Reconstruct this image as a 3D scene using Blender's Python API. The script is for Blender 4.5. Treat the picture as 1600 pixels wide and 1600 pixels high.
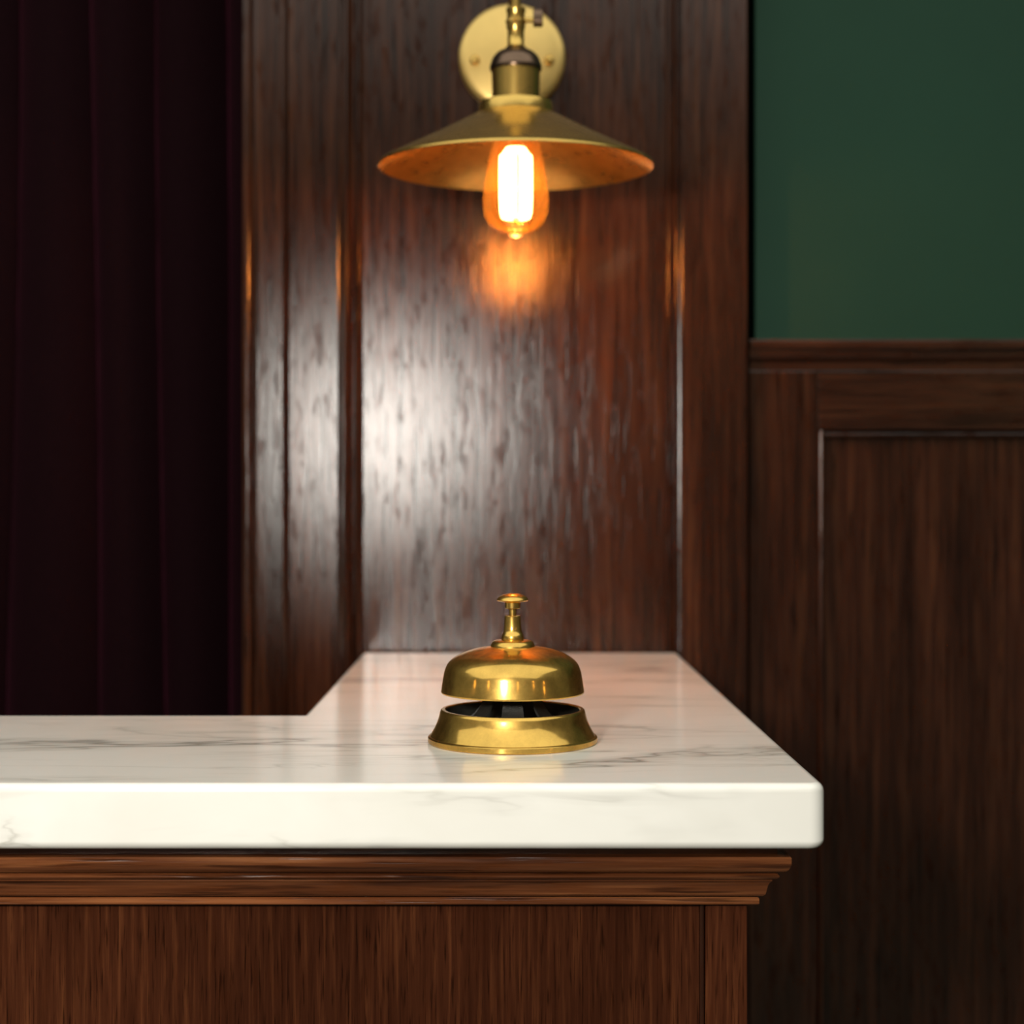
import bpy, bmesh, math, random
from mathutils import Vector, Matrix
random.seed(7)
for o in list(bpy.data.objects):
    bpy.data.objects.remove(o)
S = bpy.context.scene
COL = S.collection
PI = math.pi

# ------------------------------------------------------------------ camera
CAMZ = 1.132                       # 13 cm above the marble
cam = bpy.data.cameras.new('camera')
cam.sensor_width = 36.0
cam.lens = 56.25                   # f = 2500 px on a 1600 px frame
cam.shift_x = 9 / 1600
cam.shift_y = -17 / 1600
cam.clip_start = 0.02
cam.dof.use_dof = True
cam.dof.focus_distance = 0.825
cam.dof.aperture_fstop = 7.5
camo = bpy.data.objects.new('camera', cam)
camo.location = (0, 0, CAMZ)
camo.rotation_euler = (PI / 2, 0, 0)
COL.objects.link(camo)
S.camera = camo

# ------------------------------------------------------------------ world, light, exposure
w = bpy.data.worlds.new('world')
S.world = w
w.use_nodes = True
w.node_tree.nodes['Background'].inputs[0].default_value = (0.97, 1.0, 0.80, 1)
w.node_tree.nodes['Background'].inputs[1].default_value = 0.06
S.view_settings.view_transform = 'Standard'
S.view_settings.look = 'None'
S.view_settings.gamma = 1.0
S.view_settings.exposure = 0.0
S.view_settings.use_curve_mapping = False


def aim(o, target):
    o.rotation_euler = (Vector(target) - o.location).to_track_quat('-Z', 'Y').to_euler()


def light(name, kind, loc, power, color, target=None, **kw):
    d = bpy.data.lights.new(name, kind)
    d.energy = power
    d.color = color
    for k, v in kw.items():
        setattr(d, k, v)
    o = bpy.data.objects.new(name, d)
    o.location = loc
    COL.objects.link(o)
    if target:
        aim(o, target)
    return o


# the photographer's lamp, just left of and above the lens
light('camera_flash', 'AREA', (-0.215, 0.0, CAMZ + 0.122), 6.3, (1.0, 0.94, 0.85),
      (-0.02, 1.2, 1.12), shape='DISK', size=0.10)
# broad luminous ceiling of the lobby, up to the panelled wall
light('ceiling_light', 'AREA', (-0.60, -0.40, 2.62), 64.0, (0.99, 1.0, 0.91),
      (-0.60, -0.40, 0.0), shape='RECTANGLE', size=6.0, size_y=3.0)
# warm lamps of the lobby, seen as sparks in the bell
for p in [(-1.5, -0.9, 1.55), (1.35, -1.1, 1.6), (1.9, -0.6, 1.45), (0.45, -2.2, 1.75), (-2.3, -0.2, 1.5)]:
    light('lobby_lamp', 'POINT', p, 0.9, (1.0, 0.55, 0.18), shadow_soft_size=0.035)


# ------------------------------------------------------------------ node helpers
def new_mat(name):
    m = bpy.data.materials.new(name)
    m.use_nodes = True
    nt = m.node_tree
    b = nt.nodes['Principled BSDF']
    return m, nt, b


def N(nt, t, **kw):
    n = nt.nodes.new(t)
    for k, v in kw.items():
        setattr(n, k, v)
    return n


def ramp(nt, stops, fac=None):
    r = N(nt, 'ShaderNodeValToRGB')
    e = r.color_ramp.elements
    while len(e) < len(stops):
        e.new(0.5)
    for i, (p, c) in enumerate(stops):
        e[i].position = p
        e[i].color = (c[0], c[1], c[2], 1) if isinstance(c, tuple) else (c, c, c, 1)
    if fac is not None:
        nt.links.new(fac, r.inputs[0])
    return r


def noise(nt, vec, scale, detail=3, rough=0.55, dist=0.0):
    n = N(nt, 'ShaderNodeTexNoise')
    n.inputs['Scale'].default_value = scale
    n.inputs['Detail'].default_value = detail
    n.inputs['Roughness'].default_value = rough
    n.inputs['Distortion'].default_value = dist
    nt.links.new(vec, n.inputs['Vector'])
    return n


def mix(nt, a, b, fac, mode='MIX'):
    m = N(nt, 'ShaderNodeMix', data_type='RGBA', blend_type=mode)
    for v, i in ((fac, 0), (a, 6), (b, 7)):
        if hasattr(v, 'is_linked') or isinstance(v, bpy.types.NodeSocket):
            nt.links.new(v, m.inputs[i])
        elif i == 0:
            m.inputs[0].default_value = v
        else:
            m.inputs[i].default_value = (v[0], v[1], v[2], 1)
    return m.outputs[2]


def math_n(nt, op, a, b=None):
    m = N(nt, 'ShaderNodeMath', operation=op)
    for i, v in enumerate((a, b)):
        if v is None:
            continue
        if isinstance(v, bpy.types.NodeSocket):
            nt.links.new(v, m.inputs[i])
        else:
            m.inputs[i].default_value = v
    return m.outputs[0]


def wood(name, axis='Z', dark=(0.021, 0.0072, 0.0040), mid=(0.046, 0.0160, 0.0084),
         light_c=(0.088, 0.034, 0.0158), rough=0.245, pore_bump=0.10, scale=1.0, fine=1.0, spec=1.0, broad_lo=0.62):
    m, nt, b = new_mat(name)
    tc = N(nt, 'ShaderNodeTexCoord')
    oi = N(nt, 'ShaderNodeObjectInfo')
    off = N(nt, 'ShaderNodeVectorMath', operation='SCALE')
    nt.links.new(oi.outputs['Random'], off.inputs['Scale'])
    off.inputs[0].default_value = (3.1, 1.7, 5.3)
    add = N(nt, 'ShaderNodeVectorMath', operation='ADD')
    nt.links.new(tc.outputs['Object'], add.inputs[0])
    nt.links.new(off.outputs[0], add.inputs[1])

    def stretched(along, wob=0.0):
        mp = N(nt, 'ShaderNodeMapping')
        s = {'X': (along, 1, 1), 'Y': (1, along, 1), 'Z': (1, 1, along)}[axis]
        mp.inputs['Scale'].default_value = s
        nt.links.new(add.outputs[0], mp.inputs['Vector'])
        return mp.outputs[0]
    broad = noise(nt, stretched(0.10), 16 * scale, 3, 0.5, 0.6)
    grain = noise(nt, stretched(0.035), 150 * scale * fine, 5, 0.6, 0.25)
    pores = noise(nt, stretched(0.045), 420 * scale * fine, 2, 0.5)
    c1 = ramp(nt, [(0.30, dark), (0.52, mid), (0.74, light_c)], grain.outputs[0]).outputs[0]
    c2 = ramp(nt, [(0.32, (broad_lo, broad_lo * 0.94, broad_lo * 0.9)), (0.68, (1.25, 1.2, 1.14))], broad.outputs[0]).outputs[0]
    c = mix(nt, c1, c2, 1.0, 'MULTIPLY')
    pr = ramp(nt, [(0.30, 0.0), (0.44, 1.0)], pores.outputs[0]).outputs[0]
    c = mix(nt, mix(nt, c, (0.35, 0.32, 0.30), 1.0, 'MULTIPLY'), c, pr)
    nt.links.new(c, b.inputs['Base Color'])
    rr = N(nt, 'ShaderNodeMapRange')
    rr.inputs['To Min'].default_value = rough + 0.022
    rr.inputs['To Max'].default_value = rough - 0.015
    nt.links.new(broad.outputs[0], rr.inputs[0])
    mott = noise(nt, stretched(0.22), 190 * scale, 4, 0.62, 0.3)
    h = math_n(nt, 'ADD', math_n(nt, 'MULTIPLY', pr, 0.5), grain.outputs[0])
    h = math_n(nt, 'ADD', h, math_n(nt, 'MULTIPLY', mott.outputs[0], 0.45))
    sp = ramp(nt, [(0.34, 0.35 * spec), (0.47, spec), (0.75, spec)], mott.outputs[0]).outputs[0]
    b.inputs['Specular IOR Level'].default_value = 0.0
    bp = N(nt, 'ShaderNodeBump')
    bp.inputs['Strength'].default_value = pore_bump
    bp.inputs['Distance'].default_value = 0.001
    nt.links.new(h, bp.inputs['Height'])
    nt.links.new(bp.outputs[0], b.inputs['Normal'])
    # satin varnish over the wood
    gl = N(nt, 'ShaderNodeBsdfAnisotropic', distribution='BECKMANN')
    nt.links.new(rr.outputs[0], gl.inputs['Roughness'])
    nt.links.new(bp.outputs[0], gl.inputs['Normal'])
    fr = N(nt, 'ShaderNodeFresnel')
    fr.inputs['IOR'].default_value = 1.66
    mx = N(nt, 'ShaderNodeMixShader')
    nt.links.new(math_n(nt, 'MULTIPLY', fr.outputs[0], sp), mx.inputs[0])
    nt.links.new(b.outputs[0], mx.inputs[1])
    nt.links.new(gl.outputs[0], mx.inputs[2])
    nt.links.new(mx.outputs[0], nt.nodes['Material Output'].inputs[0])
    return m


def brass(name, col, rough, wide=0.42, share=0.45, bump=0.02, var=0.15):
    """worn brass: a crisp polished lobe and a wide lobe from fine scratches"""
    m, nt, b = new_mat(name)
    tc = N(nt, 'ShaderNodeTexCoord')
    n1 = noise(nt, tc.outputs['Object'], 60, 5, 0.65)
    n2 = noise(nt, tc.outputs['Object'], 1100, 2, 0.6)
    c = ramp(nt, [(0.35, tuple(x * (1 - var) for x in col)), (0.65, tuple(min(1, x * (1 + var * 0.6)) for x in col))], n1.outputs[0]).outputs[0]
    b2 = N(nt, 'ShaderNodeBsdfPrincipled')
    bp = N(nt, 'ShaderNodeBump')
    bp.inputs['Strength'].default_value = bump
    bp.inputs['Distance'].default_value = 0.0005
    nt.links.new(n2.outputs[0], bp.inputs['Height'])
    for sh, r in ((b, rough), (b2, wide)):
        nt.links.new(c, sh.inputs['Base Color'])
        sh.inputs['Metallic'].default_value = 1.0
        sh.inputs['Roughness'].default_value = r
    nt.links.new(bp.outputs[0], b2.inputs['Normal'])
    f = ramp(nt, [(0.35, share - 0.8 * var), (0.65, share + 0.8 * var)], n1.outputs[0]).outputs[0]
    mx = N(nt, 'ShaderNodeMixShader')
    nt.links.new(f, mx.inputs[0])
    nt.links.new(b.outputs[0], mx.inputs[1])
    nt.links.new(b2.outputs[0], mx.inputs[2])
    nt.links.new(mx.outputs[0], nt.nodes['Material Output'].inputs[0])
    return m


WOODZ = wood('mahogany_vertical', 'Z')
WOODX = wood('mahogany_horizontal', 'X')
WOODY = wood('mahogany_deep', 'Y')
CW = dict(dark=(0.060, 0.017, 0.006), mid=(0.19, 0.062, 0.022), light_c=(0.50, 0.20, 0.075), rough=0.38, pore_bump=0.22, spec=0.7)
CORNX = wood('cornice_wood_front', 'X', **CW)
CORNY = wood('cornice_wood_side', 'Y', **CW)
DESKZ = wood('desk_front_wood', 'Z', dark=(0.034, 0.0095, 0.0040), mid=(0.056, 0.0165, 0.0070), light_c=(0.115, 0.038, 0.0145), rough=0.30, fine=2.4, spec=0.35, broad_lo=0.75)
BRASS = brass('polished_brass', (0.76, 0.475, 0.115), 0.12, 0.40, 0.42)
LAMPBRASS = brass('brushed_brass', (0.78, 0.51, 0.14), 0.20, 0.45, 0.28, var=0.04)
PLATEBRASS = brass('satin_brass', (0.86, 0.61, 0.22), 0.28, 0.58, 0.62, var=0.04)
BRONZE = brass('dark_bronze', (0.20, 0.13, 0.09), 0.20, 0.4, 0.4)


def marble_mat():
    m, nt, b = new_mat('white_marble')
    tc = N(nt, 'ShaderNodeTexCoord')
    base = None

    def veins(rot, scl, sc, width, mask_sc, mask_lo, mask_hi, seed):
        mp = N(nt, 'ShaderNodeMapping')
        mp.inputs['Location'].default_value = seed
        mp.inputs['Rotation'].default_value = rot
        mp.inputs['Scale'].default_value = scl
        nt.links.new(tc.outputs['Object'], mp.inputs['Vector'])
        n = noise(nt, mp.outputs[0], sc, 5, 0.55, 0.35)
        d = math_n(nt, 'ABSOLUTE', math_n(nt, 'SUBTRACT', n.outputs[0], 0.5))
        line = ramp(nt, [(0.0, 1.0), (width, 0.28), (width * 4, 0.0)], d).outputs[0]
        mk = noise(nt, mp.outputs[0], mask_sc, 2, 0.5)
        mask = ramp(nt, [(mask_lo, 0.0), (mask_hi, 1.0)], mk.outputs[0]).outputs[0]
        return math_n(nt, 'MULTIPLY', line, mask)
    v1 = veins((0.25, 0.35, math.radians(-24)), (0.30, 1.5, 1.5), 6.5, 0.010, 8.0, 0.50, 0.68, (1.3, 0.2, 0.7))
    v2 = veins((0.5, 0.6, math.radians(-18)), (0.35, 1.8, 1.8), 13.0, 0.012, 12.0, 0.50, 0.70, (4.1, 2.2, 3.3))
    v3 = veins((0.2, math.radians(38), 0.15), (0.30, 1.2, 1.6), 8.0, 0.009, 9.0, 0.47, 0.62, (7.7, 5.2, 1.9))
    cloud = noise(nt, tc.outputs['Object'], 7, 4, 0.6, 0.5)
    basec = ramp(nt, [(0.30, (0.84, 0.825, 0.765)), (0.65, (0.92, 0.91, 0.86))], cloud.outputs[0]).outputs[0]
    c = mix(nt, basec, (0.22, 0.205, 0.17), math_n(nt, 'MULTIPLY', v1, 0.75))
    c = mix(nt, c, (0.36, 0.34, 0.29), math_n(nt, 'MULTIPLY', v2, 0.6))
    c = mix(nt, c, (0.40, 0.38, 0.33), math_n(nt, 'MULTIPLY', v3, 0.7))
    nt.links.new(c, b.inputs['Base Color'])
    b.inputs['Roughness'].default_value = 0.16
    b.inputs['IOR'].default_value = 1.5
    return m


MARBLE = marble_mat()


def plain(name, col, rough, nscale=40, var=0.15, bump=0.0, **kw):
    m, nt, b = new_mat(name)
    tc = N(nt, 'ShaderNodeTexCoord')
    n = noise(nt, tc.outputs['Object'], nscale, 4, 0.6)
    c = ramp(nt, [(0.3, tuple(x * (1 - var) for x in col)), (0.7, tuple(x * (1 + var) for x in col))], n.outputs[0]).outputs[0]
    nt.links.new(c, b.inputs['Base Color'])
    b.inputs['Roughness'].default_value = rough
    for k, v in kw.items():
        b.inputs[k].default_value = v
    if bump:
        n2 = noise(nt, tc.outputs['Object'], nscale * 8, 3, 0.6)
        bp = N(nt, 'ShaderNodeBump')
        bp.inputs['Strength'].default_value = bump
        bp.inputs['Distance'].default_value = 0.001
        nt.links.new(n2.outputs[0], bp.inputs['Height'])
        nt.links.new(bp.outputs[0], b.inputs['Normal'])
    return m


GREEN = plain('green_paint', (0.0155, 0.054, 0.032), 0.6, 6, 0.05, 0.05, **{'Specular IOR Level': 0.2})
IRON = plain('black_cast_iron', (0.030, 0.030, 0.026), 0.36, 300, 0.3, 0.4)
DARKPLASTER = plain('dark_plaster', (0.02, 0.018, 0.016), 0.8)
FLOORM = plain('stone_floor', (0.13, 0.14, 0.11), 0.4, 5, 0.2)
VELVET = plain('wine_velvet', (0.010, 0.0028, 0.0042), 0.9, 500, 0.3, 0.3,
               **{'Sheen Weight': 0.22, 'Sheen Roughness': 0.35, 'Sheen Tint': (0.55, 0.10, 0.20, 1),
                  'Specular IOR Level': 0.05})


def amber_glass():
    m = bpy.data.materials.new('amber_glass')
    m.use_nodes = True
    nt = m.node_tree
    nt.nodes.remove(nt.nodes['Principled BSDF'])
    out = nt.nodes['Material Output']
    tr = N(nt, 'ShaderNodeBsdfTransparent')
    tr.inputs[0].default_value = (1.0, 0.74, 0.42, 1)
    tl = N(nt, 'ShaderNodeBsdfTranslucent')
    tl.inputs[0].default_value = (1.0, 0.55, 0.13, 1)
    gl = N(nt, 'ShaderNodeBsdfGlossy')
    gl.inputs['Roughness'].default_value = 0.05
    lw = N(nt, 'ShaderNodeLayerWeight')
    lw.inputs['Blend'].default_value = 0.25
    tc = N(nt, 'ShaderNodeTexCoord')
    n = noise(nt, tc.outputs['Object'], 30, 2)
    hz = ramp(nt, [(0.3, 0.017), (0.7, 0.021)], n.outputs[0]).outputs[0]
    a = N(nt, 'ShaderNodeMixShader')
    nt.links.new(hz, a.inputs[0])
    nt.links.new(tr.outputs[0], a.inputs[1])
    nt.links.new(tl.outputs[0], a.inputs[2])
    bb = N(nt, 'ShaderNodeMixShader')
    nt.links.new(math_n(nt, 'MULTIPLY', lw.outputs['Fresnel'], 0.6), bb.inputs[0])
    nt.links.new(a.outputs[0], bb.inputs[1])
    nt.links.new(gl.outputs[0], bb.inputs[2])
    nt.links.new(bb.outputs[0], out.inputs[0])
    return m


AMBER = amber_glass()


def glow_mat():
    m, nt, b = new_mat('glowing_filament')
    b.inputs['Base Color'].default_value = (0.8, 0.5, 0.2, 1)
    b.inputs['Emission Color'].default_value = (1.0, 0.78, 0.46, 1)
    b.inputs['Emission Strength'].default_value = 14.0
    return m


GLOW = glow_mat()


# ------------------------------------------------------------------ mesh helpers
def link(name, me, mat, parent=None, smooth=False, bevel=0.0, segs=2):
    o = bpy.data.objects.new(name, me)
    COL.objects.link(o)
    for mm in (mat if isinstance(mat, (list, tuple)) else [mat]):
        me.materials.append(mm)
    if parent is not None:
        o.parent = parent
    if smooth:
        for p in me.polygons:
            p.use_smooth = True
    if bevel:
        bv = o.modifiers.new('edge', 'BEVEL')
        bv.width = bevel
        bv.segments = segs
        bv.limit_method = 'ANGLE'
        bv.angle_limit = math.radians(40)
        bv.harden_normals = False
    return o


def finish(bm, name):
    bmesh.ops.recalc_face_normals(bm, faces=bm.faces)
    me = bpy.data.meshes.new(name)
    bm.to_mesh(me)
    bm.free()
    return me


def add_box(bm, x0, x1, y0, y1, z0, z1):
    v = [bm.verts.new(p) for p in ((x0, y0, z0), (x1, y0, z0), (x1, y1, z0), (x0, y1, z0),
                                   (x0, y0, z1), (x1, y0, z1), (x1, y1, z1), (x0, y1, z1))]
    for f in ((0, 1, 2, 3), (4, 5, 6, 7), (0, 1, 5, 4), (1, 2, 6, 5), (2, 3, 7, 6), (3, 0, 4, 7)):
        bm.faces.new([v[i] for i in f])


def box(name, x0, x1, y0, y1, z0, z1, mat, parent=None, bevel=0.0015):
    bm = bmesh.new()
    add_box(bm, x0, x1, y0, y1, z0, z1)
    return link(name, finish(bm, name), mat, parent, bevel=bevel)


def prism(name, poly, a0, a1, axis, mat, parent=None, bevel=0.0, smooth=False, segs=2):
    """poly extruded along axis: Z -> poly is (x,y); X -> poly is (y,z); Y -> poly is (x,z)."""
    def P(p, a):
        return {'Z': (p[0], p[1], a), 'X': (a, p[0], p[1]), 'Y': (p[0], a, p[1])}[axis]
    bm = bmesh.new()
    va = [bm.verts.new(P(p, a0)) for p in poly]
    vb = [bm.verts.new(P(p, a1)) for p in poly]
    n = len(poly)
    for i in range(n):
        j = (i + 1) % n
        bm.faces.new((va[i], va[j], vb[j], vb[i]))
    bm.faces.new(va)
    bm.faces.new(vb[::-1])
    return link(name, finish(bm, name), mat, parent, smooth=smooth, bevel=bevel, segs=segs)


def lathe(name, prof, mat, parent=None, segs=96, loc=(0, 0, 0), sharp=35, close=False):
    bm = bmesh.new()
    rings = []
    for r, z in prof:
        if r < 1e-6:
            rings.append([bm.verts.new((0, 0, z))])
        else:
            rings.append([bm.verts.new((r * math.cos(2 * PI * k / segs), r * math.sin(2 * PI * k / segs), z)) for k in range(segs)])
    pairs = list(zip(rings, rings[1:]))
    if close:
        pairs.append((rings[-1], rings[0]))
    for a, b in pairs:
        for k in range(segs):
            j = (k + 1) % segs
            if len(a) == 1 and len(b) == 1:
                continue
            if len(a) == 1:
                bm.faces.new((a[0], b[k], b[j]))
            elif len(b) == 1:
                bm.faces.new((a[k], a[j], b[0]))
            else:
                bm.faces.new((a[k], a[j], b[j], b[k]))
    me = finish(bm, name)
    o = link(name, me, mat, parent, smooth=True)
    o.location = loc
    me.set_sharp_from_angle(angle=math.radians(sharp))
    return o


def curve_pts(pts, n=8):
    """Catmull-Rom through 2-D or 3-D points."""
    P = [Vector(p) for p in pts]
    out = []
    for i in range(len(P) - 1):
        p0 = P[max(i - 1, 0)]
        p1, p2 = P[i], P[i + 1]
        p3 = P[min(i + 2, len(P) - 1)]
        for k in range(n):
            t = k / n
            out.append(0.5 * ((2 * p1) + (p2 - p0) * t + (2 * p0 - 5 * p1 + 4 * p2 - p3) * t * t + (3 * p1 - p0 - 3 * p2 + p3) * t ** 3))
    out.append(P[-1])
    return out


def add_tube(bm, pts, rad, segs=16, cap=True):
    P = [Vector(p) for p in pts]
    rings = []
    up = Vector((1, 0, 0))
    for i, p in enumerate(P):
        t = (P[min(i + 1, len(P) - 1)] - P[max(i - 1, 0)]).normalized()
        if abs(t.dot(up)) > 0.95:
            up = Vector((0, 1, 0))
        s = t.cross(up).normalized()
        u = s.cross(t)
        rr = rad[i] if isinstance(rad, (list, tuple)) else rad
        rings.append([bm.verts.new(p + rr * (math.cos(2 * PI * k / segs) * s + math.sin(2 * PI * k / segs) * u)) for k in range(segs)])
    for a, b in zip(rings, rings[1:]):
        for k in range(segs):
            j = (k + 1) % segs
            bm.faces.new((a[k], a[j], b[j], b[k]))
    if cap:
        bm.faces.new(rings[0])
        bm.faces.new(rings[-1])


def tube(name, pts, rad, mat, parent=None, segs=16):
    bm = bmesh.new()
    add_tube(bm, pts, rad, segs)
    me = finish(bm, name)
    o = link(name, me, mat, parent, smooth=True)
    me.set_sharp_from_angle(angle=math.radians(40))
    return o


def empty(name, loc):
    o = bpy.data.objects.new(name, None)
    o.location = loc
    o.empty_display_size = 0.02
    COL.objects.link(o)
    return o


def tag(o, label, cat):
    o['label'] = label
    o['category'] = cat
    return o


def structure(o, label=None):
    o['kind'] = 'structure'
    if label:
        o['label'] = label
    return o


# ================================================================== the setting
ZTOP = 2.7
FIELD_Y = 1.405      # raised panel field behind the bell
STILE_Y = 1.397
GREEN_Y = 1.442

floor = structure(box('floor', -1.9, 2.2, -2.6, 1.75, -0.05, 0.0, FLOORM, bevel=0), 'plain stone floor below the counter')

# groove added beside the pier; its depth gives the pier's cast shadow strip
SHADE_GROOVE_X = (1180 - 791) / 2500 * GREEN_Y
wall_back = structure(prism('wall_back', [(-0.20, GREEN_Y), (0.2108, GREEN_Y), (0.2108, 1.53), (SHADE_GROOVE_X, 1.53), (SHADE_GROOVE_X, GREEN_Y), (2.2, GREEN_Y), (2.2, 1.62), (-0.20, 1.62)],
                            0.0, ZTOP, 'Z', GREEN), 'dark green painted wall above wooden wainscot')
wall_alcove = structure(box('wall_alcove', -1.9, -0.20, 1.64, 1.75, 0.0, ZTOP, DARKPLASTER, bevel=0), 'dark wall behind the wine velvet curtain')

# --- tall panelled pier behind the bell
pier = structure(box('wall_center', -0.228, 0.2085, FIELD_Y + 0.004, GREEN_Y - 0.0005, 0.0, ZTOP, WOODZ, bevel=0),
                 'tall dark mahogany panelled pier carrying the brass wall lamp')
PZ0, PZ1 = 0.30, 2.48
box('panel', -0.1265, 0.1405, FIELD_Y, FIELD_Y + 0.0038, PZ0, PZ1, WOODZ, pier, bevel=0)


def half_round(cx, cy, r, n=8):
    return [(cx - r * math.cos(PI * k / n), cy - r * math.sin(PI * k / n)) for k in range(n + 1)]


def moulding(x_stile, x_field, sgn):
    """vertical panel moulding profile (x, y); sgn=+1 field lies to the right of the stile"""
    s = sgn
    L = abs(x_field - x_stile)
    u = lambda t: x_stile + s * t * L
    pr = [(u(0.0), FIELD_Y + 0.0038), (u(0.0), 1.4030), (u(0.17), 1.4035), (u(0.19), 1.4005)]
    c = 0.30
    for k in range(9):
        a = PI * k / 8
        pr.append((u(c - 0.11 * math.cos(a)), 1.4000 - 0.0030 * math.sin(a)))
    pr += [(u(0.43), 1.4010), (u(0.48), 1.4030), (u(0.56), 1.4042), (u(0.66), 1.4040), (u(0.70), 1.4025)]
    c = 0.82
    for k in range(9):
        a = PI * k / 8
        pr.append((u(c - 0.10 * math.cos(a)), 1.4018 - 0.0022 * math.sin(a)))
    pr += [(u(0.97), 1.4040), (u(1.0), FIELD_Y - 0.0002), (u(1.0), FIELD_Y + 0.0038)]
    return pr


ml = prism('panel_moulding', moulding(-0.1458, -0.1257, 1), PZ0, PZ1, 'Z', WOODZ, pier)
mr = prism('panel_moulding', moulding(0.1528, 0.1395, -1), PZ0, PZ1, 'Z', WOODZ, pier)
box('stile', -0.1905, -0.1459, STILE_Y, FIELD_Y + 0.0038, 0.12, ZTOP, WOODZ, pier, bevel=0.0012)
box('stile', 0.1529, 0.2107, STILE_Y, FIELD_Y + 0.0038, 0.12, ZTOP, WOODZ, pier, bevel=0.0012)
box('rail', -0.1458, 0.1528, STILE_Y, FIELD_Y + 0.0038, PZ1, ZTOP, WOODX, pier)
box('rail', -0.1458, 0.1528, STILE_Y, FIELD_Y + 0.0038, 0.12, PZ0, WOODX, pier)
box('plinth', -0.2325, 0.2125, STILE_Y - 0.006, FIELD_Y + 0.0038, 0.0, 0.1195, WOODX, pier)
box('edge_board', 0.2086, 0.2107, FIELD_Y + 0.0039, GREEN_Y - 0.0005, 0.12, ZTOP, WOODZ, pier, bevel=0)
# casing on the curtain side, with a bead on its outer edge
cas = [(-0.1909, FIELD_Y + 0.0038), (-0.1909, 1.3985), (-0.1916, 1.3962), (-0.1932, 1.3948), (-0.1950, 1.3944)]
cas += [(-0.2170, 1.3944), (-0.2186, 1.3952), (-0.2192, 1.3985), (-0.2215, 1.3988), (-0.2225, 1.3965)]
cas += [(-0.2265 - 0.0040 * math.cos(PI - PI * k / 8), 1.3965 - 0.0036 * math.sin(PI * k / 8)) for k in range(1, 9)]
cas += [(-0.2305, FIELD_Y + 0.0038)]
prism('casing', cas, 0.12, ZTOP, 'Z', WOODZ, pier)
box('jamb', -0.2305, -0.2282, FIELD_Y + 0.0039, GREEN_Y + 0.10, 0.12, ZTOP, WOODZ, pier, bevel=0)

# --- wainscot on the green wall
WY = 1.4155
X0 = 0.2142
X1 = 2.15
zc = lambda y, d: CAMZ + (783 - y) / 2500 * d
Z_CAP = zc(530, 1.405)
cap = [(GREEN_Y, Z_CAP), (1.4060, Z_CAP), (1.4045, Z_CAP - 0.002), (1.4045, Z_CAP - 0.0070), (1.4058, Z_CAP - 0.0085),
       (1.4092, Z_CAP - 0.0090), (1.4100, Z_CAP - 0.0105), (1.4100, Z_CAP - 0.0140), (1.4112, Z_CAP - 0.0160), (1.4138, Z_CAP - 0.0172), (WY - 0.0002, Z_CAP - 0.0182),
       (GREEN_Y, Z_CAP - 0.0182)]
prism('chair_rail', cap, X0, X1, 'X', WOODX, wall_back)
Z_ST = zc(578, WY)
Z_RB = zc(672, WY)
box('frieze', X0, X1, WY + 0.0012, GREEN_Y - 0.0004, Z_ST, Z_CAP - 0.0183, WOODX, wall_back, bevel=0.0005)
PXL = (1278 - 791) / 2500 * WY
xs = [(X0, PXL), (0.86, 0.925), (1.52, 1.585)]
for a, b_ in xs:
    box('wainscot_stile', a, b_, WY, GREEN_Y - 0.0004, 0.14, Z_ST - 0.0003, WOODZ, wall_back, bevel=0.0012)
gaps = [(PXL, 0.86), (0.925, 1.52), (1.585, X1)]
for a, b_ in gaps:
    box('wainscot_rail', a + 0.0002, b_ - 0.0002, WY + 0.0006, GREEN_Y - 0.0004, Z_RB, Z_ST - 0.0003, WOODX, wall_back, bevel=0.0010)
    box('wainscot_rail', a + 0.0002, b_ - 0.0002, WY + 0.0006, GREEN_Y - 0.0004, 0.14, 0.25, WOODX, wall_back, bevel=0.0010)
    box('wainscot_panel', a + 0.006, b_ - 0.006, 1.4275, GREEN_Y - 0.0004, 0.2505, Z_RB - 0.0076, WOODZ, wall_back, bevel=0)
    # bead round the panel opening
    bead = [(a, GREEN_Y - 0.0004)] + [(a + 0.0026 - 0.0026 * math.cos(PI * k / 8), 1.4160 - 0.0026 * math.sin(PI * k / 8)) for k in range(9)] + [(a + 0.0058, 1.4240), (a + 0.0058, GREEN_Y - 0.0004)]
    prism('panel_bead', bead, 0.2505, Z_RB - 0.0005, 'Z', WOODZ, wall_back)
    mir = [(a + b_ - p[0], p[1]) for p in bead]
    prism('panel_bead', mir, 0.2505, Z_RB - 0.0005, 'Z', WOODZ, wall_back)
    tb = [(GREEN_Y - 0.0004, Z_RB - 0.0004), (1.4225, Z_RB - 0.0004)] + [(1.4220 - 0.0030 * math.sin(PI * k / 8), Z_RB - 0.0036 + 0.0030 * math.cos(PI * k / 8)) for k in range(9)] + [(1.4240, Z_RB - 0.0074), (GREEN_Y - 0.0004, Z_RB - 0.0074)]
    prism('panel_bead', tb, a + 0.0060, b_ - 0.0060, 'X', WOODX, wall_back)
structure(box('baseboard_back', X0 + 0.0015, X1, WY - 0.008, GREEN_Y - 0.0006, 0.0, 0.1395, WOODX, bevel=0.002), 'dark mahogany baseboard along the green wall')


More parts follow.
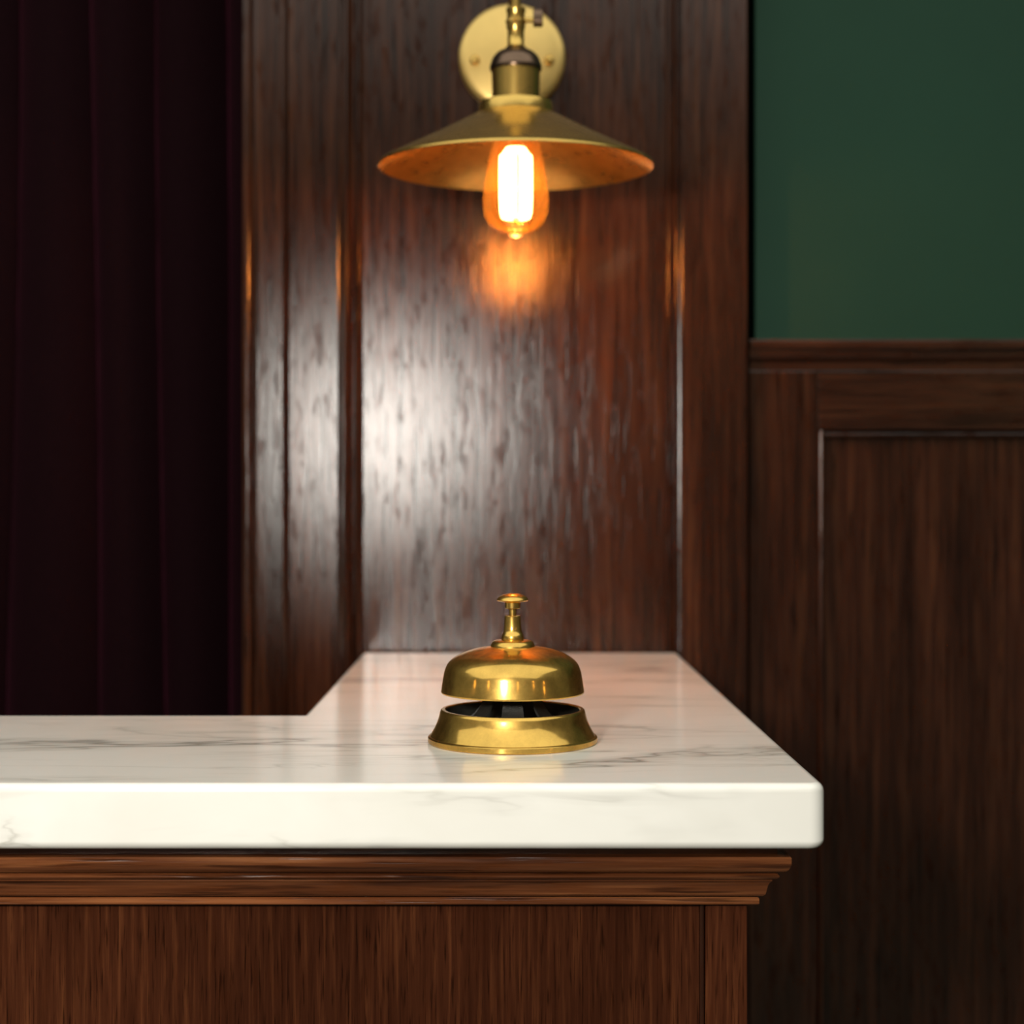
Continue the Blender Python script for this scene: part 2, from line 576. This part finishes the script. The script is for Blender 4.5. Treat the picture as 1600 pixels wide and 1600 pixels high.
# ================================================================== curtain
def build_curtain():
    bm = bmesh.new()
    x0, x1 = -1.25, -0.2320
    rnd = random.Random(11)
    # fold centres with uneven spacing
    knots = []
    x = x0
    while x < x1 + 0.06:
        knots.append((x, rnd.uniform(0.55, 1.0)))
        x += rnd.uniform(0.030, 0.085)
    NX, NZ = 620, 48
    zb, zt = 0.012, 2.45
    grid = []

    def fold(xx, zz):
        h = (zz - zb) / (zt - zb)
        xw = xx + 0.010 * math.sin(zz * 1.7 + xx * 9) + 0.004 * math.sin(zz * 4.1 + xx * 31)
        for i in range(len(knots) - 1):
            a, b = knots[i], knots[i + 1]
            if a[0] <= xw < b[0]:
                t = (xw - a[0]) / (b[0] - a[0])
                amp = a[1] * (1 - t) + b[1] * t
                s = math.sin(PI * t)
                return amp * (s ** 0.75) * (0.026 + 0.006 * (1 - h))
        return 0.0
    for j in range(NZ + 1):
        zz = zb + (zt - zb) * j / NZ
        row = []
        for i in range(NX + 1):
            xx = x0 + (x1 - x0) * i / NX
            row.append(bm.verts.new((xx, 1.535 - fold(xx, zz) - 0.012 * math.sin(xx * 14 + 1), zz)))
        grid.append(row)
    for j in range(NZ):
        for i in range(NX):
            bm.faces.new((grid[j][i], grid[j][i + 1], grid[j + 1][i + 1], grid[j + 1][i]))
    me = finish(bm, 'velvet_curtain')
    o = link('velvet_curtain', me, VELVET, smooth=True)
    so = o.modifiers.new('cloth', 'SOLIDIFY')
    so.thickness = 0.002
    so.offset = -1
    return o


tag(build_curtain(), 'dark wine velvet curtain in vertical folds left of the mahogany pier', 'curtain')

# ================================================================== counter
ZT = 1.0
ZM = CAMZ - 0.1630               # underside of the marble
MX_R, MX_IN = 0.1496, -0.1255
MY_F, MY_IN, MY_B = 0.7466, 0.988, 1.3955
top_poly = [(-1.10, MY_F)]
rc = 0.008
top_poly += [(MX_R - rc + rc * math.sin(a), MY_F + rc - rc * math.cos(a)) for a in [PI / 2 * k / 6 for k in range(7)]]
top_poly += [(MX_R, MY_B), (MX_IN, MY_B), (MX_IN, MY_IN), (-1.10, MY_IN)]
slab = prism('marble_countertop', top_poly, ZM, ZT, 'Z', MARBLE, bevel=0.0042, segs=4)
for p in slab.data.polygons:
    p.use_smooth = True
slab.modifiers['edge'].harden_normals = True
tag(slab, 'thick white marble countertop with grey veins, L-shaped, under the bell', 'countertop')

BX, BY = 0.1183, 0.7846
desk = empty('reception_desk', (0, 0, 0))
tag(desk, 'dark mahogany reception desk base with stepped cornice under the marble', 'desk')
ZB = CAMZ - 0.1965
carc = [(-1.06, BY + 0.006), (BX - 0.0025, BY + 0.006), (BX - 0.0025, MY_B), (MX_IN + 0.03, MY_B), (MX_IN + 0.03, MY_IN - 0.03), (-1.06, MY_IN - 0.03)]
prism('carcass', carc, 0.10, ZM - 0.0003, 'Z', WOODZ, desk)
prism('kick_board', [(x + (0.0 if x < 0 else -0.03), y + (0.04 if y < 0.9 else -0.002)) for x, y in carc], 0.0, 0.0998, 'Z', WOODX, desk)
SX = (1102 - 791) / 2500 * BY
box('front_panel', -1.058, SX - 0.0028, BY + 0.0016, BY + 0.0058, 0.1005, ZB + 0.004, DESKZ, desk, bevel=0)
bd = [(SX - 0.0027, BY + 0.0058)] + [(SX - 0.0015 - 0.0011 * math.cos(PI * k / 6), BY + 0.0012 - 0.0011 * math.sin(PI * k / 6)) for k in range(7)] + [(SX - 0.0003, BY + 0.0058)]
prism('panel_bead', bd, 0.1005, ZB + 0.004, 'Z', WOODZ, desk)
box('corner_stile', SX, BX, BY, BY + 0.0058, 0.1005, ZB + 0.004, DESKZ, desk, bevel=0.0008)
box('side_panel', BX - 0.0024, BX - 0.0002, BY + 0.0060, MY_B - 0.002, 0.1005, ZB + 0.004, WOODZ, desk, bevel=0)


def cornice():
    zr = lambda v: CAMZ - v
    pr = [(-0.004, 0.1968), (0.0043, 0.1968), (0.0050, 0.1962), (0.0050, 0.1938), (0.0044, 0.1931), (0.0030, 0.1930), (0.0030, 0.1922),
          (0.0066, 0.1920), (0.0076, 0.1910), (0.0081, 0.1890), (0.0086, 0.1865), (0.0094, 0.1848), (0.0104, 0.1838), (0.0104, 0.1828),
          (0.0124, 0.1824), (0.0134, 0.1813), (0.0134, 0.1806), (0.0126, 0.1800), (0.0120, 0.1796), (0.0120, 0.1792)]
    pr += [(0.0130 + 0.0054 * math.sin(PI / 2 * k / 7), 0.1790 - 0.0058 * (1 - math.cos(PI / 2 * k / 7))) for k in range(1, 8)]
    pr += [(0.0184, 0.1712), (0.0180, 0.1706), (0.0125, 0.1704), (0.0125, 0.1634), (-0.004, 0.1634)]
    bm = bmesh.new()
    A = [bm.verts.new((-1.06, BY - o, zr(z))) for o, z in pr]
    B = [bm.verts.new((BX + o, BY - o, zr(z))) for o, z in pr]
    C = [bm.verts.new((BX + o, MY_B - 0.0005, zr(z))) for o, z in pr]
    n = len(pr)
    for i in range(n):
        j = (i + 1) % n
        f = bm.faces.new((A[i], A[j], B[j], B[i]))
        f.material_index = 0
        f = bm.faces.new((B[i], B[j], C[j], C[i]))
        f.material_index = 1
    bm.faces.new(A)
    bm.faces.new(C[::-1])
    me = finish(bm, 'cornice')
    return link('cornice', me, [CORNX, CORNY], desk)


cornice()

# ================================================================== desk bell
BELL_D = 0.8776
bell = empty('desk_bell', ((801 - 791) / 2500 * BELL_D, BELL_D, ZT + 0.0001))
tag(bell, 'polished brass service bell standing on the white marble countertop', 'desk bell')
base_out = curve_pts([(0.0452, 0.0037), (0.0432, 0.0072), (0.0411, 0.0118), (0.0398, 0.0165)], 6)
prof = [(0.0, 0.0012), (0.040, 0.0012), (0.0415, 0.0), (0.0458, 0.0), (0.0464, 0.0006), (0.0464, 0.0029), (0.0460, 0.0034)]
prof += [tuple(p) for p in base_out] + [(0.0394, 0.0176), (0.0388, 0.0181), (0.0372, 0.0181), (0.0367, 0.0176), (0.0366, 0.0150)]
lathe('base', prof, BRASS, bell, 128)
lathe('base_bowl', [(0.0365, 0.0172), (0.0364, 0.0060), (0.0350, 0.0036), (0.030, 0.0030), (0.0, 0.0030), (0.0, 0.0016), (0.0385, 0.0016), (0.0385, 0.0040), (0.0372, 0.0120), (0.0366, 0.0172)], IRON, bell, 96)
dome_c = curve_pts([(0.0393, 0.0275), (0.0388, 0.0310), (0.0381, 0.0352), (0.0373, 0.0390), (0.0354, 0.0432), (0.0315, 0.0466), (0.0260, 0.0492), (0.0195, 0.0511), (0.0120, 0.0522), (0.0, 0.0528)], 6)
inner = [(max(p[0] - 0.0014, 0.0), p[1] - 0.0012) for p in dome_c]
dprof = [(0.0380, 0.0270), (0.0390, 0.0269)] + [tuple(p) for p in dome_c]
dprof += [tuple(p) for p in inner[::-1][0:-1]] + [(0.0379, 0.0274)]
lathe('dome', dprof, BRASS, bell, 128, sharp=45)
# spider frame under the dome
bm = bmesh.new()
for k in range(6):
    a = math.radians(-90 + 60 * k)
    path = curve_pts([(0.007, 0.0310), (0.0115, 0.0290), (0.0145, 0.0240), (0.0180, 0.0175), (0.0230, 0.0120), (0.029, 0.0075), (0.0340, 0.0048)], 4)
    wid = [0.0032 + 0.0050 * i / (len(path) - 1) for i in range(len(path))]
    rot = Matrix.Rotation(a, 3, 'Z')
    prev = None
    secs = []
    for p, hw in zip(path, wid):
        th = 0.0011
        secs.append([bm.verts.new(rot @ Vector((p[0], sy * hw, p[1] + sz * th))) for sy, sz in ((-1, -1), (1, -1), (1, 1), (-1, 1))])
    for s1, s2 in zip(secs, secs[1:]):
        for i in range(4):
            j = (i + 1) % 4
            bm.faces.new((s1[i], s1[j], s2[j], s2[i]))
    bm.faces.new(secs[0])
    bm.faces.new(secs[-1])
link('spider_frame', finish(bm, 'spider_frame'), IRON, bell)
lathe('hub', [(0.0, 0.0265), (0.0085, 0.0265), (0.0090, 0.0275), (0.0090, 0.0320), (0.0050, 0.0340), (0.0040, 0.0512), (0.0, 0.0512)], IRON, bell, 48)
lathe('collar', [(0.0, 0.0515), (0.0122, 0.0515), (0.0120, 0.0530), (0.0112, 0.0546), (0.0106, 0.0552), (0.0094, 0.0556), (0.0, 0.0556)], BRASS, bell, 64)
lathe('striker_post', [(0.0, 0.0550), (0.0058, 0.0550), (0.0061, 0.0556), (0.0061, 0.0572), (0.0060, 0.0580), (0.0056, 0.0592), (0.0054, 0.0594), (0.0049, 0.0610), (0.0046, 0.0640), (0.0044, 0.0680), (0.0044, 0.0688), (0.0041, 0.0692), (0.0030, 0.0692), (0.0028, 0.0688), (0.0, 0.0688)], BRASS, bell, 64)
btn = lathe('button', [(0.0, 0.0767), (0.0060, 0.0767), (0.0082, 0.0771), (0.0087, 0.0776), (0.0085, 0.0784), (0.0074, 0.0796), (0.0054, 0.0806), (0.0028, 0.0812), (0.0, 0.0813)], BRASS, bell, 64)
lathe('stem', [(0.0, 0.0685), (0.0020, 0.0685), (0.0020, 0.0729), (0.0036, 0.0729), (0.0041, 0.0733), (0.0042, 0.0762), (0.0038, 0.0768), (0.0, 0.0768)], BRASS, btn, 48)

# ================================================================== wall lamp
LD = 1.193
lx = (806 - 791) / 2500 * LD
lamp = empty('wall_lamp', (lx, LD, 0))
tag(lamp, 'brass wall lamp with wide conical shade and lit amber bulb on mahogany pier', 'wall lamp')
RZ = 1.3825
t = 0.0009
shade_prof = [(0.0277, 1.4215), (0.060, 1.4045), (0.1005, 1.3845), (0.1022, 1.3832), (0.1030, 1.3822), (0.1030, 1.3812), (0.1022, 1.3808), (0.1014, 1.3814), (0.1004, 1.3830), (0.060, 1.4030), (0.0272, 1.4198)]
shade = lathe('shade', shade_prof, LAMPBRASS, lamp, 160, sharp=50, close=True)
lathe('shade_collar', [(0.0272, 1.4190), (0.0281, 1.4200), (0.0281, 1.4275), (0.0276, 1.4290), (0.0200, 1.4298), (0.0, 1.4298), (0.0, 1.4285), (0.0255, 1.4280), (0.0268, 1.4265)], LAMPBRASS, lamp, 96)
lathe('socket', [(0.0, 1.4296), (0.0182, 1.4296), (0.0182, 1.4310), (0.0176, 1.4318), (0.0181, 1.4535), (0.0, 1.4535)], LAMPBRASS, lamp, 96)
lathe('socket_cap', [(0.0, 1.4530), (0.0190, 1.4530), (0.0194, 1.4540), (0.0194, 1.4565)] + [tuple(p) for p in curve_pts([(0.0190, 1.4575), (0.0172, 1.4625), (0.0135, 1.4665), (0.0085, 1.4690), (0.0064, 1.4705)], 5)] + [(0.0, 1.4705)], BRONZE, lamp, 96)
lathe('neck_stem', [(0.0, 1.4700), (0.0078, 1.4700), (0.0066, 1.4712), (0.0062, 1.4720), (0.0062, 1.4830), (0.0070, 1.4850), (0.0070, 1.4875), (0.0, 1.4875)], LAMPBRASS, lamp, 64)
# lower inner socket holding the bulb
lathe('bulb_holder', [(0.0, 1.4284), (0.0165, 1.4284), (0.0165, 1.4140), (0.0158, 1.4130), (0.0140, 1.4130), (0.0138, 1.4200), (0.0, 1.4200)], LAMPBRASS, lamp, 64)
kn = lathe('swivel_knuckle', [(0.0, 1.4876), (0.0066, 1.4876), (0.0076, 1.4884), (0.0076, 1.4900), (0.0066, 1.4908), (0.0066, 1.4960), (0.0072, 1.4970), (0.0072, 1.4990), (0.0050, 1.5000), (0.0, 1.5000)], LAMPBRASS, lamp, 48)
# thumb screw on the right of the knuckle
ts = tube('thumb_screw', [(0.0060, 0, 1.4905), (0.0150, 0, 1.4905)], 0.0018, LAMPBRASS, kn, 16)
bm = bmesh.new()
ring = []
for sx in (-0.0036, 0.0036):
    ring.append([])
    for k in range(24):
        a = 2 * PI * k / 24
        r = 0.0058 + 0.0010 * math.cos(2 * a)
        ring[-1].append(bm.verts.new((0.0165 + sx, r * math.sin(a) * 0.9, 1.4922 + r * math.cos(a))))
for k in range(24):
    j = (k + 1) % 24
    bm.faces.new((ring[0][k], ring[0][j], ring[1][j], ring[1][k]))
bm.faces.new(ring[0])
bm.faces.new(ring[1][::-1])
link('knob', finish(bm, 'knob'), BRONZE, kn, bevel=0.0008)
BPY = FIELD_Y - LD               # local y of the wall face
BPX = (800 - 791) / 2500 * FIELD_Y - lx
BPZ = zc(88, FIELD_Y - 0.01)
arm_pts = curve_pts([(BPX, BPY - 0.012, BPZ + 0.004), (BPX * 0.9, BPY - 0.035, BPZ + 0.010), (BPX * 0.7, BPY - 0.075, BPZ + 0.040), (BPX * 0.5, BPY - 0.120, BPZ + 0.066),
                     (BPX * 0.2, 0.045, BPZ + 0.068), (0, 0.012, BPZ + 0.040), (0, 0.0, BPZ + 0.008), (0, 0, 1.4990)], 10)
tube('arm', arm_pts, 0.0036, LAMPBRASS, lamp, 20)
bp = lathe('backplate', [(0.0, 0.0135), (0.0080, 0.0132), (0.0400, 0.0118), (0.0445, 0.0108), (0.0462, 0.0090), (0.0466, 0.0065), (0.0466, 0.0), (0.0, 0.0)], PLATEBRASS, lamp, 96)
bp.rotation_euler = (PI / 2, 0, 0)
bp.location = (BPX, BPY - 0.0003, BPZ)
for sx in (-1, 1):
    s = lathe('screw', [(0.0, 0.0185), (0.0022, 0.0181), (0.0036, 0.0168), (0.0041, 0.0145), (0.0041, 0.0112), (0.0, 0.0112)], LAMPBRASS, bp, 24)
    s.location = (sx * 0.0325, -0.0045, 0.0)
lathe('arm_boss', [(0.0, 0.020), (0.0050, 0.0195), (0.0075, 0.017), (0.0085, 0.0135), (0.0, 0.0135)], LAMPBRASS, bp, 32)
# bulb
bpts = curve_pts([(0.0132, 1.4170), (0.0150, 1.4080), (0.0180, 1.3980), (0.0214, 1.3800), (0.0240, 1.3630), (0.0246, 1.3540), (0.0238, 1.3470), (0.0205, 1.3395), (0.0150, 1.3350), (0.0085, 1.3330), (0.0058, 1.3322), (0.0052, 1.3310), (0.0034, 1.3296), (0.0, 1.3290)], 5)
bulb = lathe('bulb', [tuple((max(p[0], 0.0), p[1])) for p in bpts], AMBER, lamp, 64)
bm = bmesh.new()
NF = 14
for k in range(NF):
    a = 2 * PI * (k + 0.3) / NF
    c_, s_ = math.cos(a), math.sin(a)
    pts = [(0.0060 * c_, 0.0060 * s_, 1.3955), (0.0098 * c_, 0.0098 * s_, 1.3900), (0.0112 * c_, 0.0112 * s_, 1.3860), (0.0108 * c_, 0.0108 * s_, 1.3480), (0.0070 * c_, 0.0070 * s_, 1.3440)]
    add_tube(bm, curve_pts(pts, 3), 0.0011, 8)
link('filament', finish(bm, 'filament'), GLOW, bulb, smooth=True)
lathe('glass_stem', [(0.0, 1.4150), (0.0050, 1.4150), (0.0042, 1.4000), (0.0030, 1.3880), (0.0024, 1.3420), (0.0038, 1.3405), (0.0030, 1.3385), (0.0, 1.3380)], AMBER, bulb, 24)
d = bpy.data.lights.new('bulb_light', 'POINT')
d.energy = 3.0
d.color = (1.0, 0.37, 0.085)
d.shadow_soft_size = 0.012
bl = bpy.data.objects.new('bulb_light', d)
bl.location = (0, 0, 1.366)
bl.parent = lamp
COL.objects.link(bl)

# the head hangs a touch forward from the knuckle
tilt = Matrix.Rotation(math.radians(1.5), 3, 'X')
piv = Vector((0, 0, 1.4876))
for o in lamp.children:
    if o.name.split('.')[0] in ('shade', 'shade_collar', 'socket', 'socket_cap', 'neck_stem', 'bulb_holder', 'bulb'):
        o.rotation_euler = tilt.to_euler()
        o.location = piv - tilt @ piv
